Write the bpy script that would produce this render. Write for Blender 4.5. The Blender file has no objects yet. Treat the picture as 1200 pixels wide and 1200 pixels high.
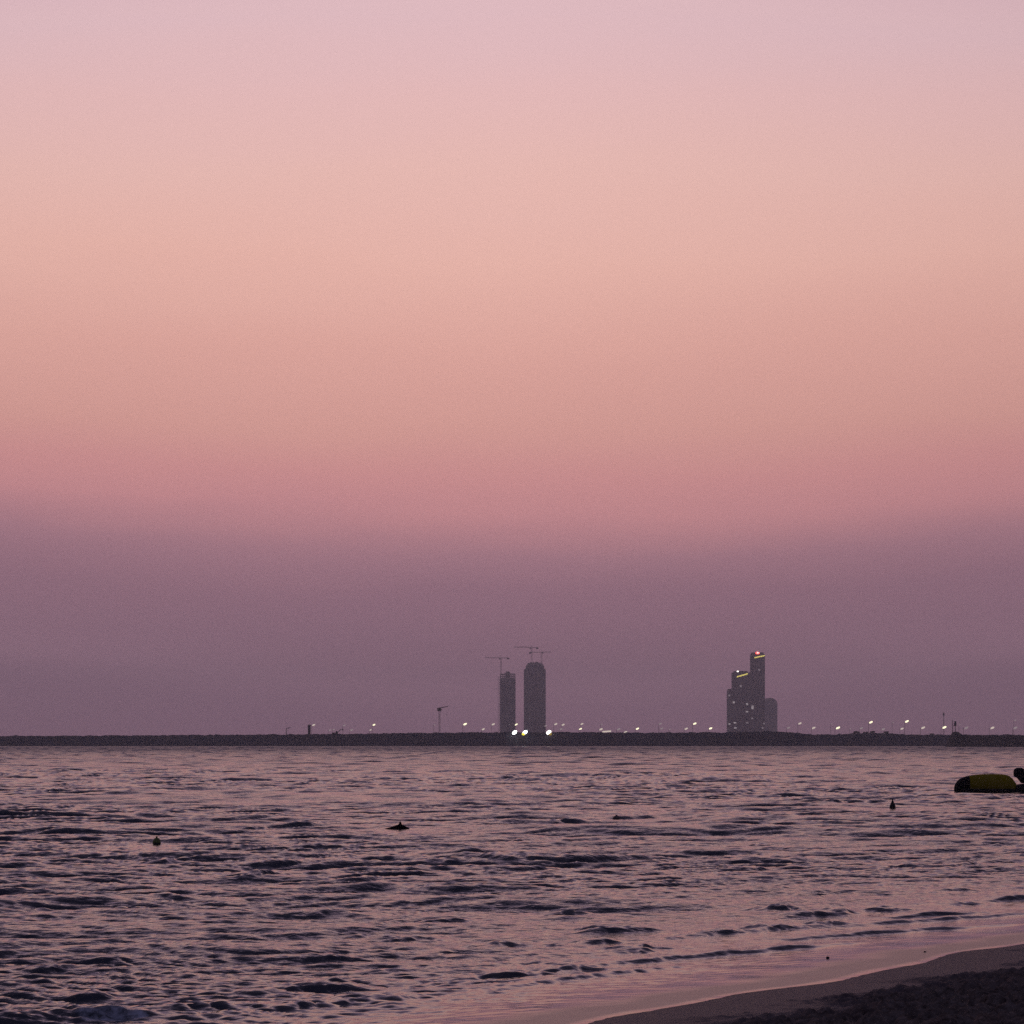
import bpy, bmesh, math, random
import numpy as np
from mathutils import Vector, Matrix

random.seed(7)
rng = np.random.default_rng(11)
S = bpy.context.scene
COL = S.collection
R = math.radians

# ------------------------------------------------------------------ camera
F, EYE, HOR = 3000.0, 2.5, 869.5          # focal length in photo pixels, eye height, horizon row
cam_d = bpy.data.cameras.new('camera')
cam = bpy.data.objects.new('camera', cam_d)
COL.objects.link(cam)
cam_d.sensor_width = 36.0
cam_d.lens = 36.0 * F / 1200.0
cam_d.shift_y = (HOR - 600.0) / 1200.0
cam_d.clip_start = 0.1
cam_d.clip_end = 20000
cam.location = (0, 0, EYE)
cam.rotation_euler = (R(90), 0, 0)
S.camera = cam


def at(px, py, Y):
    """world point seen at a photo pixel, at depth Y metres"""
    return Vector(((px - 600) * Y / F, Y, EYE - (py - HOR) * Y / F))


def ground(px, py):
    """point of the mean water level seen at a photo pixel"""
    Y = F * EYE / (py - HOR)
    return (px - 600) * Y / F, Y


# ------------------------------------------------------------------ helpers
def lin(c):
    return tuple(((v / 255) / 12.92 if v / 255 <= 0.04045 else ((v / 255 + 0.055) / 1.055) ** 2.4) for v in c)


def material(name, base, rough=0.8, vary=0.25, scale=2.0, metal=0.0, spec=0.3, emit=None, strength=0.0):
    m = bpy.data.materials.new(name)
    m.use_nodes = True
    nt = m.node_tree
    b = nt.nodes['Principled BSDF']
    tc = nt.nodes.new('ShaderNodeTexCoord')
    nz = nt.nodes.new('ShaderNodeTexNoise')
    nz.inputs['Scale'].default_value = scale
    nz.inputs['Detail'].default_value = 5
    nt.links.new(tc.outputs['Object'], nz.inputs['Vector'])
    cr = nt.nodes.new('ShaderNodeValToRGB')
    cr.color_ramp.elements[0].position = 0.3
    cr.color_ramp.elements[1].position = 0.7
    cr.color_ramp.elements[0].color = tuple(c * (1 - vary) for c in base) + (1,)
    cr.color_ramp.elements[1].color = tuple(min(1, c * (1 + vary)) for c in base) + (1,)
    nt.links.new(nz.outputs['Fac'], cr.inputs['Fac'])
    nt.links.new(cr.outputs['Color'], b.inputs['Base Color'])
    b.inputs['Roughness'].default_value = rough
    b.inputs['Metallic'].default_value = metal
    b.inputs['Specular IOR Level'].default_value = spec
    if emit:
        b.inputs['Emission Color'].default_value = tuple(emit) + (1,)
        b.inputs['Emission Strength'].default_value = strength
    return m


class MB:
    """collects shapes, then links them as one mesh object"""
    def __init__(s):
        s.bm = bmesh.new()

    def box(s, x0, x1, y0, y1, z0, z1, rot=None, piv=None):
        vs = [s.bm.verts.new((x, y, z)) for x in (x0, x1) for y in (y0, y1) for z in (z0, z1)]
        for f in ((0, 1, 3, 2), (4, 6, 7, 5), (0, 4, 5, 1), (2, 3, 7, 6), (0, 2, 6, 4), (1, 5, 7, 3)):
            s.bm.faces.new([vs[i] for i in f])
        if rot is not None:
            bmesh.ops.rotate(s.bm, verts=vs, cent=piv, matrix=rot)
        return s

    def bar(s, a, b, w, n=4, w2=None):
        a, b = Vector(a), Vector(b)
        d = (b - a).normalized()
        up = Vector((0, 0, 1)) if abs(d.z) < 0.9 else Vector((0, 1, 0))
        u = d.cross(up).normalized()
        v = d.cross(u)
        w2 = w if w2 is None else w2
        r0, r1 = [], []
        for k in range(n):
            t = 2 * math.pi * (k + 0.5) / n
            o = u * math.cos(t) + v * math.sin(t)
            r0.append(s.bm.verts.new(a + o * w / 2))
            r1.append(s.bm.verts.new(b + o * w2 / 2))
        for k in range(n):
            s.bm.faces.new((r0[k], r0[(k + 1) % n], r1[(k + 1) % n], r1[k]))
        s.bm.faces.new(r0[::-1])
        s.bm.faces.new(r1)
        return s

    def loft(s, rings, cap=True):
        rows = [[s.bm.verts.new(p) for p in ring] for ring in rings]
        n = len(rows[0])
        for a, b in zip(rows, rows[1:]):
            for k in range(n):
                s.bm.faces.new((a[k], a[(k + 1) % n], b[(k + 1) % n], b[k]))
        if cap:
            s.bm.faces.new(rows[0][::-1])
            s.bm.faces.new(rows[-1])
        return s

    def lathe(s, prof, n=20, c=(0, 0, 0)):
        return s.loft([[(c[0] + r * math.cos(2 * math.pi * k / n), c[1] + r * math.sin(2 * math.pi * k / n), c[2] + z)
                        for k in range(n)] for r, z in prof])

    def prism(s, outline, y0, y1):
        a = [s.bm.verts.new((x, y0, z)) for x, z in outline]
        b = [s.bm.verts.new((x, y1, z)) for x, z in outline]
        n = len(a)
        for k in range(n):
            s.bm.faces.new((a[k], a[(k + 1) % n], b[(k + 1) % n], b[k]))
        s.bm.faces.new(a[::-1])
        s.bm.faces.new(b)
        return s

    def build(s, name, m, parent=None, smooth=False, bevel=0.0, sub=0):
        bmesh.ops.recalc_face_normals(s.bm, faces=s.bm.faces)
        me = bpy.data.meshes.new(name)
        s.bm.to_mesh(me)
        s.bm.free()
        me.materials.append(m)
        if smooth:
            me.polygons.foreach_set('use_smooth', [True] * len(me.polygons))
        o = bpy.data.objects.new(name, me)
        COL.objects.link(o)
        if parent is not None:
            o.parent = parent
        if bevel:
            bv = o.modifiers.new('bevel', 'BEVEL')
            bv.width = bevel
            bv.segments = 2
        if sub:
            o.modifiers.new('sub', 'SUBSURF').render_levels = sub
        return o


def tag(o, label=None, cat=None, group=None, kind=None):
    for k, v in (('label', label), ('category', cat), ('group', group), ('kind', kind)):
        if v:
            o[k] = v
    return o


def thing(name, loc, label, cat, group=None):
    o = bpy.data.objects.new(name, None)
    o.empty_display_size = 0.3
    o.location = loc
    COL.objects.link(o)
    return tag(o, label, cat, group)


def grid_mesh(name, X, Y, Z, attrs, m):
    """one sheet from 2-D arrays of points"""
    nr, nc = X.shape
    co = np.stack([X, Y, Z], -1).reshape(-1, 3).astype(np.float32)
    idx = np.arange(nr * nc, dtype=np.int32).reshape(nr, nc)
    q = np.stack([idx[:-1, :-1], idx[:-1, 1:], idx[1:, 1:], idx[1:, :-1]], -1).reshape(-1, 4)
    me = bpy.data.meshes.new(name)
    me.vertices.add(len(co))
    me.vertices.foreach_set('co', co.ravel())
    me.loops.add(q.size)
    me.loops.foreach_set('vertex_index', q.ravel())
    me.polygons.add(len(q))
    me.polygons.foreach_set('loop_start', np.arange(0, q.size, 4, dtype=np.int32))
    me.polygons.foreach_set('use_smooth', np.ones(len(q), dtype=bool))
    me.update(calc_edges=True)
    for k, a in attrs.items():
        at_ = me.attributes.new(k, 'FLOAT', 'POINT')
        at_.data.foreach_set('value', a.ravel().astype(np.float32))
    me.materials.append(m)
    o = bpy.data.objects.new(name, me)
    COL.objects.link(o)
    return o


def sstep(a, b, x):
    t = np.clip((x - a) / (b - a), 0, 1)
    return t * t * (3 - 2 * t)


# ------------------------------------------------------------------ sky
world = bpy.data.worlds.new('World')
S.world = world
world.use_nodes = True
nt = world.node_tree
N, Lk = nt.nodes, nt.links
bg = N['Background']


def math_node(op, a=None, b=None, c=None):
    n = N.new('ShaderNodeMath')
    n.operation = op
    for i, v in enumerate((a, b, c)):
        if v is None:
            continue
        if isinstance(v, (int, float)):
            n.inputs[i].default_value = v
        else:
            Lk.new(v, n.inputs[i])
    return n.outputs[0]


tc = N.new('ShaderNodeTexCoord')
sep = N.new('ShaderNodeSeparateXYZ')
Lk.new(tc.outputs['Generated'], sep.inputs[0])
dx, dy, dz = sep.outputs
mp = N.new('ShaderNodeMapping')
mp.inputs['Scale'].default_value = (3.0, 3.0, 16.0)
Lk.new(tc.outputs['Generated'], mp.inputs['Vector'])
nz = N.new('ShaderNodeTexNoise')
nz.inputs['Scale'].default_value = 1.6
nz.inputs['Detail'].default_value = 3
Lk.new(mp.outputs[0], nz.inputs['Vector'])
streak = math_node('MULTIPLY', math_node('SUBTRACT', nz.outputs['Fac'], 0.5), 0.022)
x2 = math_node('MULTIPLY', dx, dx)
# the warm band sags a little in the middle of the view, where the sun went down
sag = math_node('MULTIPLY', math_node('MINIMUM', x2, 0.25), math_node('MULTIPLY_ADD', math_node('MINIMUM', dz, 0.3), -2.6, 0.42))
zz = math_node('ADD', math_node('SUBTRACT', dz, sag), streak)


def ramp(stops, fac):
    n = N.new('ShaderNodeValToRGB')
    els = n.color_ramp.elements
    while len(els) < len(stops):
        els.new(0.5)
    for e, (p, c) in zip(els, stops):
        e.position = p
        e.color = tuple(c) + (1,)
    n.color_ramp.interpolation = 'LINEAR'
    Lk.new(fac, n.inputs['Fac'])
    return n.outputs['Color']


def elev(y):
    t = (HOR - y) / F
    return t / math.sqrt(1 + t * t)


SKY = [(869, (161.2, 119.9, 140.6)),
       (840, (161.2, 119.9, 140.6)),
       (800, (170.4, 127.7, 147.2)),
       (750, (160.3, 118.8, 137.9)),
       (700, (161.2, 117.4, 135.4)),
       (650, (179.3, 128.6, 142.4)),
       (600, (213.6, 147.4, 151.4)),
       (560, (221.0, 153.0, 152.1)),
       (500, (227.5, 165.2, 155.6)),
       (400, (236.2, 176.5, 164.5)),
       (300, (243.8, 189.6, 176.4)),
       (200, (242.1, 193.9, 184.9)),
       (100, (237.5, 193.3, 191.8)),
       (15, (231.5, 193.7, 198.3)),
       (0, (231.5, 193.7, 198.3))]
stops = [(elev(y) * 1.0, lin(c)) for y, c in SKY]
stops += [(0.315, lin((214, 176, 192))), (0.36, lin((186, 154, 180))), (0.46, lin((124, 110, 138))), (0.62, lin((76, 70, 92))), (1.0, lin((62, 62, 88)))]
front = ramp(stops, zz)
back = ramp([(0.0, lin((66, 58, 78))), (0.2, lin((82, 74, 100))), (0.5, lin((82, 80, 112))), (1.0, lin((80, 82, 118)))], dz)
az = math_node('SMOOTH_MIN', 1.0, 1.0, 0.0)
mr = N.new('ShaderNodeMapRange')
mr.interpolation_type = 'SMOOTHSTEP'
mr.inputs['From Min'].default_value = -0.15
mr.inputs['From Max'].default_value = 0.92
Lk.new(dy, mr.inputs['Value'])
# high overhead dy is small whatever the heading, and both ramps meet there
mix = N.new('ShaderNodeMix')
mix.data_type = 'RGBA'
Lk.new(mr.outputs[0], mix.inputs['Factor'])
Lk.new(back, mix.inputs['A'])
Lk.new(front, mix.inputs['B'])
glow = math_node('SUBTRACT', math_node('SUBTRACT', 1.0, math_node('MULTIPLY', math_node('MINIMUM', x2, 0.25), 0.9)), math_node('MULTIPLY', math_node('MINIMUM', math_node('MAXIMUM', dx, 0.0), 0.4), 0.28))
sc_ = N.new('ShaderNodeVectorMath')
sc_.operation = 'SCALE'
Lk.new(mix.outputs['Result'], sc_.inputs[0])
Lk.new(glow, sc_.inputs['Scale'])
sky = N.new('ShaderNodeTexSky')
sky.sky_type = 'NISHITA'
sky.sun_disc = False
sky.sun_elevation = R(-4)
sky.sun_rotation = R(0)
sks = N.new('ShaderNodeVectorMath')
sks.operation = 'SCALE'
sks.inputs['Scale'].default_value = 0.05
Lk.new(sky.outputs[0], sks.inputs[0])
addn = N.new('ShaderNodeVectorMath')
addn.operation = 'ADD'
Lk.new(sc_.outputs[0], addn.inputs[0])
Lk.new(sks.outputs[0], addn.inputs[1])
Lk.new(addn.outputs[0], bg.inputs['Color'])
bg.inputs['Strength'].default_value = 1.0

# ------------------------------------------------------------------ shore geometry
P0 = np.array([1.083, 22.4])
DIR = np.array([0.53, 0.848])            # along the water's edge
NRM = np.array([0.848, -0.53])           # towards the land


def shore(X, Y):
    a = (X - P0[0]) * DIR[0] + (Y - P0[1]) * DIR[1]
    s = (X - P0[0]) * NRM[0] + (Y - P0[1]) * NRM[1]
    w = 0.10 * np.sin(a * 0.9 + 0.6) + 0.05 * np.sin(a * 2.3 + 2.0) - 0.004 * np.clip(a - 8, 0, 60) ** 1.4
    return a, s + w


def beach_z(s):
    z = np.where(s > 0, 0.09 + 0.053 * s, 0.09 + 0.037 * s)
    z = np.where(s > 14, 0.832 + 0.02 * (s - 14), z)
    return np.clip(z, -0.7, 2.2)


# ------------------------------------------------------------------ water surface
def band(L, n, l0, l1, slope, main, spread, seed):
    r = np.random.default_rng(seed)
    k1 = np.fft.fftfreq(n, L / n) * 2 * np.pi
    kx, ky = np.meshgrid(k1, k1)
    k = np.hypot(kx, ky)
    k[0, 0] = 1e-9
    lam = 2 * np.pi / k
    amp = k ** -2.2 * sstep(l0 * 0.8, l0 * 1.1, lam) * (1 - sstep(l1 * 0.9, l1 * 1.2, lam))
    th = np.arctan2(ky, kx) - main
    amp *= np.abs(np.cos(th / 2)) ** spread
    h = amp * (r.normal(size=(n, n)) + 1j * r.normal(size=(n, n)))
    h[0, 0] = 0
    sx = np.fft.ifft2(1j * kx * h).real
    sy = np.fft.ifft2(1j * ky * h).real
    f = slope / math.sqrt((sx ** 2 + sy ** 2).mean())
    z = np.fft.ifft2(h).real * f
    ux = np.fft.ifft2(-1j * kx / k * h).real * f
    uy = np.fft.ifft2(-1j * ky / k * h).real * f
    return L, n, l0, np.stack([z, ux, uy], -1)


MAIN = R(-84)
BANDS = [band(113.0, 512, 1.5, 6.0, 0.034, MAIN, 26, 1),
         band(43.0, 1024, 0.26, 1.0, 0.095, MAIN + 0.10, 30, 2),
         band(17.0, 1024, 0.09, 0.34, 0.155, MAIN - 0.1, 10, 3)]
GUST = band(300.0, 256, 5, 60, 1.0, 0.4, 0, 4)


def sample(b, X, Y, ang=0.0):
    L, n, l0, A = b
    c, s = math.cos(ang), math.sin(ang)
    u = ((X * c - Y * s) / L * n) % n
    v = ((X * s + Y * c) / L * n) % n
    i, j = np.floor(u).astype(int) % n, np.floor(v).astype(int) % n
    fu, fv = (u - np.floor(u))[..., None], (v - np.floor(v))[..., None]
    i1, j1 = (i + 1) % n, (j + 1) % n
    return (A[j, i] * (1 - fu) * (1 - fv) + A[j, i1] * fu * (1 - fv) + A[j1, i] * (1 - fu) * fv + A[j1, i1] * fu * fv)


# single larger crests: photo pixels of both ends, visible height of the face in pixels
CRESTS = [(105, 1065, 235, 1064, 13), (278, 1032, 342, 1028, 9), (15, 1080, 78, 1078, 5), (285, 1079, 420, 1075, 8),
          (112, 1129, 156, 1127, 7), (30, 1138, 92, 1132, 7), (120, 1144, 162, 1142, 7), (196, 1142, 242, 1141, 8),
          (296, 1166, 440, 1160, 15), (86, 1175, 128, 1174, 10), (-60, 1202, 190, 1190, 19), (185, 1188, 290, 1181, 12),
          (295, 1187, 505, 1168, 10), (432, 1186, 498, 1180, 5), (568, 1115, 622, 1110, 10), (628, 1109, 662, 1110, 6),
          (682, 1096, 780, 1091, 13), (688, 1107, 728, 1104, 8), (780, 1101, 1016, 1083, 8), (718, 1119, 792, 1112, 7),
          (538, 1150, 712, 1136, 10), (700, 1133, 1000, 1108, 4), (900, 1103, 1180, 1088, 3), (560, 1162, 800, 1134, 3), (980, 1086, 1230, 1072, 3), (608, 1030, 692, 1030, 9),
          (742, 1009, 782, 1009, 6), (884, 1068, 942, 1065, 11), (928, 1076, 1002, 1070, 10), (1003, 1068, 1082, 1069, 8),
          (1112, 1061, 1152, 1059, 6), (1040, 1077, 1162, 1071, 4), (1158, 1057, 1230, 1054, 4), (1098, 1044, 1138, 1044, 5),
          (948, 1021, 1008, 1024, 6), (853, 993, 912, 990, 7), (1078, 986, 1132, 985, 6), (993, 1001, 1032, 998, 5),
          (1163, 995, 1215, 993, 5), (968, 943, 1012, 942, 4), (398, 997, 432, 995, 6), (538, 1003, 568, 1002, 6),
          (733, 1010, 788, 1008, 7), (768, 1018, 802, 1018, 6), (593, 987, 642, 986, 5), (643, 965, 682, 964, 5),
          (578, 952, 622, 951, 4), (343, 971, 398, 968, 6), (288, 976, 312, 975, 7), (308, 998, 402, 996, 7),
          (373, 1019, 404, 1018, 6), (198, 1015, 218, 1013, 8), (248, 987, 268, 986, 5), (440, 972, 490, 971, 6),
          (700, 960, 770, 958, 3), (540, 1050, 600, 1048, 6), (470, 1040, 520, 1042, 5), (640, 1075, 700, 1073, 6),
          (430, 1102, 520, 1098, 6), (210, 1105, 300, 1102, 6), (20, 1105, 80, 1103, 5), (820, 1040, 880, 1040, 6),
          (500, 1082, 560, 1080, 6), (340, 1128, 420, 1124, 6), (450, 1140, 520, 1134, 6), (860, 1020, 900, 1018, 4)]


def crest_field(X, Y):
    Z = np.zeros_like(X)
    rag = sample(BANDS[1], X, Y, 0.5)[..., 0] / BANDS[1][3][..., 0].std()
    rag2 = sample(BANDS[2], X, Y, 0.3)[..., 0] / BANDS[2][3][..., 0].std()
    for x0, y0, x1, y1, hp in CRESTS:
        ax, ay = ground(x0, y0)
        bx, by = ground(x1, y1)
        sc = EYE / ((y0 + y1) / 2 - HOR)
        h = hp * sc * (0.62 if hp > 4 else 1.5)
        rg = 1.0 if hp > 4 else 0.15
        L = math.hypot(bx - ax, by - ay) * 1.0
        ex, ey = (bx - ax) / L, (by - ay) / L
        nx, ny = ey, -ex                              # faces the camera
        u = (X - (ax + bx) / 2) * ex + (Y - (ay + by) / 2) * ey
        v = (X - (ax + bx) / 2) * nx + (Y - (ay + by) / 2) * ny
        m = (np.abs(u) < L * 1.2) & (np.abs(v) < 3.0)
        if not m.any():
            continue
        uu, vv = u[m], v[m]
        vv = vv + 0.10 * h / 0.1 * np.sin(uu * 3.1 / max(L, .5) + x0) + 0.03 * np.sin(uu * 7.0 + y0) + rg * (0.06 * rag[m] + 0.025 * rag2[m])
        end = np.exp(-np.abs(uu / (L * 0.47)) ** 3.2)
        end = end * np.clip(0.85 + 0.2 * np.sin(uu * 5.3 + x0 * 1.7) + rg * (0.22 * rag[m] + 0.08 * rag2[m]), 0, 2)
        front_, back_ = 0.95 * h + 0.03, 3.6 * h + 0.15
        pr = np.where(vv > 0, np.exp(-(vv / front_) ** 2), np.exp(-(vv / back_) ** 2))
        Z[m] += h * end * pr
    return Z


CALM = [ground(183.6, 989.5) + (1.8,), ground(1046, 948) + (2.4,), ground(722.5, 959.6) + (1.6,), ground(469, 972) + (1.2,), ground(1165, 928) + (4.0,)]


def water(X, Y, spacing):
    a, s = shore(X, Y)
    calm = 0.03 + 0.97 * sstep(1.2, 7.0, -s)
    lull = np.ones_like(X)
    for qx, qy, qr in CALM:
        lull *= 1 - 0.92 * np.exp(-((X - qx) / (qr * 0.8)) ** 2 - ((Y - qy + qr * 0.9) / (qr * 1.6)) ** 2)
    calm = calm * lull
    calm3 = 0.06 + 0.94 * sstep(0.8, 4.0, -s)
    g = sample(GUST, X, Y)[..., 0]
    g = np.clip(1 + 0.36 * g / GUST[3][..., 0].std(), 0.45, 1.7)
    off = 0.75 * sstep(2, 16, -s) + 0.25 * sstep(20, 120, -s)
    wob = 0.30 * np.sin(X * 0.9 + Y * 0.13) + 0.14 * np.sin(X * 2.3 - Y * 0.37 + 1) + 0.5 * np.sin(X * 0.21 + Y * 0.05)
    Z = np.zeros_like(X)
    DX = np.zeros_like(X)
    DY = np.zeros_like(X)
    for i, b in enumerate(BANDS):
        w = sstep(0.8, 1.8, b[2] * 1.6 / spacing)
        A = sample(b, X + 0.22 * np.sin(Y * 0.31), Y + wob * (0.5, 1.0, 1.0)[i], (0.0, 0.07, -0.05)[i])
        k = (calm3 if i == 2 else calm) * w * (g if i else 1.0) * (1.0 + (3.1 + 1.8 * sstep(120, 450, Y), 1.7, 0.6)[i] * off)
        Z += A[..., 0] * k
        DX += A[..., 1] * k * 1.2
        DY += A[..., 2] * k * 1.2
    Z += crest_field(X, Y) * (0.25 + 0.75 * lull)
    rim = 0.6 + 0.4 * np.sin(a * 1.7 + 1.2) * np.sin(a * 0.63) + 0.25 * np.sin(a * 5.1)
    Z += 0.011 * sstep(0.0, 0.34, -s) * np.clip(rim, 0.45, 1.4) + 0.09 * sstep(-0.2, 1.0, 1 + (s - 0.3) / 2.9) - 0.002
    # rounded front of the last swash
    Z = np.where(s > 0.12, np.minimum(Z, beach_z(s) - 0.03), Z)
    return X + DX, Y + DY, Z, s


ys = list(np.arange(4.0, 19.4, 0.14)) + [19.5]
while ys[-1] < 1506:
    ys.append(ys[-1] + 0.030 + 0.0013 * (ys[-1] - 14))
rows = np.array(ys)
u = np.concatenate([np.linspace(-1.65, -0.94, 16), np.linspace(-0.9, -0.27, 40), np.linspace(-0.262, 0.262, 1000), np.linspace(0.27, 0.9, 40), np.linspace(0.94, 1.65, 16)])
YY = np.repeat(rows[:, None], len(u), 1)
XX = YY * u[None, :]
SP = np.repeat(np.where(rows < 19.4, 0.14, np.maximum(0.030 + 0.0013 * (rows - 14), rows * 0.00053))[:, None], len(u), 1)
WX, WY, WZ, WS = water(XX, YY, SP)
WZ = WZ - 0.08 * sstep(1480, 1500, YY)

# foam of the small breaker at the lower left
fx0, fy0 = ground(70, 1196)
fx1, fy1 = ground(186, 1190)
fu = ((WX - fx0) * (fx1 - fx0) + (WY - fy0) * (fy1 - fy0)) / ((fx1 - fx0) ** 2 + (fy1 - fy0) ** 2)
fl = math.hypot(fx1 - fx0, fy1 - fy0)
fv = ((WX - fx0) * (fy1 - fy0) - (WY - fy0) * (fx1 - fx0)) / fl
foam = sstep(-0.05, 0.2, fu) * (1 - sstep(0.75, 1.05, fu)) * sstep(-0.25, -0.02, fv) * (1 - sstep(0.25, 0.5, fv))


def height_at(x, y):
    return float(water(np.array([[x]]), np.array([[y]]), np.array([[0.12]]))[2][0, 0])


def sea_material():
    m = bpy.data.materials.new('sea_water')
    m.use_nodes = True
    nt = m.node_tree
    N, Lk = nt.nodes, nt.links
    b = N['Principled BSDF']
    geo = N.new('ShaderNodeNewGeometry')
    at_s = N.new('ShaderNodeAttribute')
    at_s.attribute_name = 'shore_distance'
    at_f = N.new('ShaderNodeAttribute')
    at_f.attribute_name = 'foam'
    at_c = N.new('ShaderNodeAttribute')
    at_c.attribute_name = 'chop'
    # colour: dark sea, sandier where it is a thin sheet over the beach
    cr = N.new('ShaderNodeValToRGB')
    e = cr.color_ramp.elements
    e[0].position, e[0].color = 0.0, (0.004, 0.005, 0.012, 1)
    e[1].position, e[1].color = 1.0, (0.055, 0.045, 0.045, 1)
    mr = N.new('ShaderNodeMapRange')
    mr.inputs['From Min'].default_value = -5
    mr.inputs['From Max'].default_value = -0.2
    Lk.new(at_s.outputs['Fac'], mr.inputs['Value'])
    Lk.new(mr.outputs[0], cr.inputs['Fac'])
    # foam
    nz = N.new('ShaderNodeTexNoise')
    nz.inputs['Scale'].default_value = 5
    nz.inputs['Detail'].default_value = 9
    nz.inputs['Roughness'].default_value = 0.72
    Lk.new(geo.outputs['Position'], nz.inputs['Vector'])
    mu = N.new('ShaderNodeMath')
    mu.operation = 'MULTIPLY_ADD'
    Lk.new(at_f.outputs['Fac'], mu.inputs[0])
    mu.inputs[1].default_value = 0.9
    Lk.new(nz.outputs['Fac'], mu.inputs[2])
    fr = N.new('ShaderNodeMapRange')
    fr.inputs['From Min'].default_value = 1.3
    fr.inputs['From Max'].default_value = 1.62
    Lk.new(mu.outputs[0], fr.inputs['Value'])
    mx = N.new('ShaderNodeMix')
    mx.data_type = 'RGBA'
    Lk.new(fr.outputs[0], mx.inputs['Factor'])
    Lk.new(cr.outputs[0], mx.inputs['A'])
    mx.inputs['B'].default_value = (0.85, 0.86, 0.9, 1)
    Lk.new(mx.outputs['Result'], b.inputs['Base Color'])
    # gloss: open water, ruffled far out, a film with grains showing through on the sand
    rr = N.new('ShaderNodeMapRange')
    rr.inputs['From Min'].default_value = -1.3
    rr.inputs['From Max'].default_value = -0.75
    rr.inputs['To Min'].default_value = 0.0
    rr.inputs['To Max'].default_value = 1.0
    n2 = N.new('ShaderNodeTexNoise')
    n2.inputs['Scale'].default_value = 1.3
    n2.inputs['Detail'].default_value = 6
    Lk.new(geo.outputs['Position'], n2.inputs['Vector'])
    ad = N.new('ShaderNodeMath')
    ad.operation = 'MULTIPLY_ADD'
    Lk.new(n2.outputs['Fac'], ad.inputs[0])
    ad.inputs[1].default_value = 0.9
    Lk.new(at_s.outputs['Fac'], ad.inputs[2])
    sb = N.new('ShaderNodeMath')
    sb.operation = 'SUBTRACT'
    Lk.new(ad.outputs[0], sb.inputs[0])
    sb.inputs[1].default_value = 0.45
    Lk.new(sb.outputs[0], rr.inputs['Value'])
    edge = N.new('ShaderNodeMapRange')
    edge.inputs['From Min'].default_value = -0.26
    edge.inputs['From Max'].default_value = -0.12
    edge.inputs['To Min'].default_value = 1.0
    edge.inputs['To Max'].default_value = 0.0
    Lk.new(at_s.outputs['Fac'], edge.inputs['Value'])
    film = N.new('ShaderNodeMath')
    film.operation = 'MULTIPLY'
    Lk.new(rr.outputs[0], film.inputs[0])
    Lk.new(edge.outputs[0], film.inputs[1])
    ro = N.new('ShaderNodeMath')
    ro.operation = 'MULTIPLY_ADD'
    Lk.new(film.outputs[0], ro.inputs[0])
    ro.inputs[1].default_value = 0.28
    Lk.new(at_c.outputs['Fac'], ro.inputs[2])
    mxr = N.new('ShaderNodeMix')
    mxr.data_type = 'FLOAT'
    Lk.new(fr.outputs[0], mxr.inputs['Factor'])
    Lk.new(ro.outputs[0], mxr.inputs['A'])
    mxr.inputs['B'].default_value = 0.9
    Lk.new(mxr.outputs['Result'], b.inputs['Roughness'])
    b.inputs['IOR'].default_value = 1.5
    # finest ripples
    mp = N.new('ShaderNodeMapping')
    mp.inputs['Scale'].default_value = (5.0, 9.0, 5.0)
    Lk.new(geo.outputs['Position'], mp.inputs['Vector'])
    n3 = N.new('ShaderNodeTexNoise')
    n3.inputs['Scale'].default_value = 1.0
    n3.inputs['Detail'].default_value = 4
    Lk.new(mp.outputs[0], n3.inputs['Vector'])
    bp = N.new('ShaderNodeBump')
    bp.inputs['Distance'].default_value = 0.05
    bs = N.new('ShaderNodeMapRange')
    bs.inputs['From Min'].default_value = -6
    bs.inputs['From Max'].default_value = -1
    bs.inputs['To Min'].default_value = 0.55
    bs.inputs['To Max'].default_value = 0.04
    Lk.new(at_s.outputs['Fac'], bs.inputs['Value'])
    Lk.new(bs.outputs[0], bp.inputs['Strength'])
    Lk.new(n3.outputs['Fac'], bp.inputs['Height'])
    Lk.new(bp.outputs[0], b.inputs['Normal'])
    return m


chop = 0.03 + 0.36 * sstep(80, 900, WY)
sea = grid_mesh('sea', WX, WY, WZ, {'shore_distance': WS, 'foam': foam, 'chop': chop}, sea_material())
tag(sea, kind='structure')

# ------------------------------------------------------------------ beach
def stretch(lo, fine0, fine1, hi, d, g=1.22):
    mid = np.arange(fine0, fine1, d)
    a, st, x = [], d, fine0
    while x > lo:
        st *= g
        x -= st
        a.append(x)
    c, st, x = [], d, mid[-1]
    while x < hi:
        st *= g
        x += st
        c.append(x)
    return np.array(a[::-1] + list(mid) + c)


bxs = stretch(-110, -1.5, 9.5, 130, 0.022)
bys = stretch(-100, 21.0, 38.0, 150, 0.035)
BX, BY = np.meshgrid(bxs, bys)
_, BS = shore(BX, BY)
BZ = beach_z(BS)


def tex(L, n, l0, l1, p, seed):
    r = np.random.default_rng(seed)
    k1 = np.fft.fftfreq(n, L / n) * 2 * np.pi
    kx, ky = np.meshgrid(k1, k1)
    k = np.hypot(kx, ky)
    k[0, 0] = 1e-9
    lam = 2 * np.pi / k
    h = k ** -p * sstep(l0 * .8, l0 * 1.2, lam) * (1 - sstep(l1 * .9, l1 * 1.2, lam)) * (r.normal(size=(n, n)) + 1j * r.normal(size=(n, n)))
    z = np.fft.ifft2(h).real
    z /= z.std()
    return L, n, l0, z[..., None]


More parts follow.
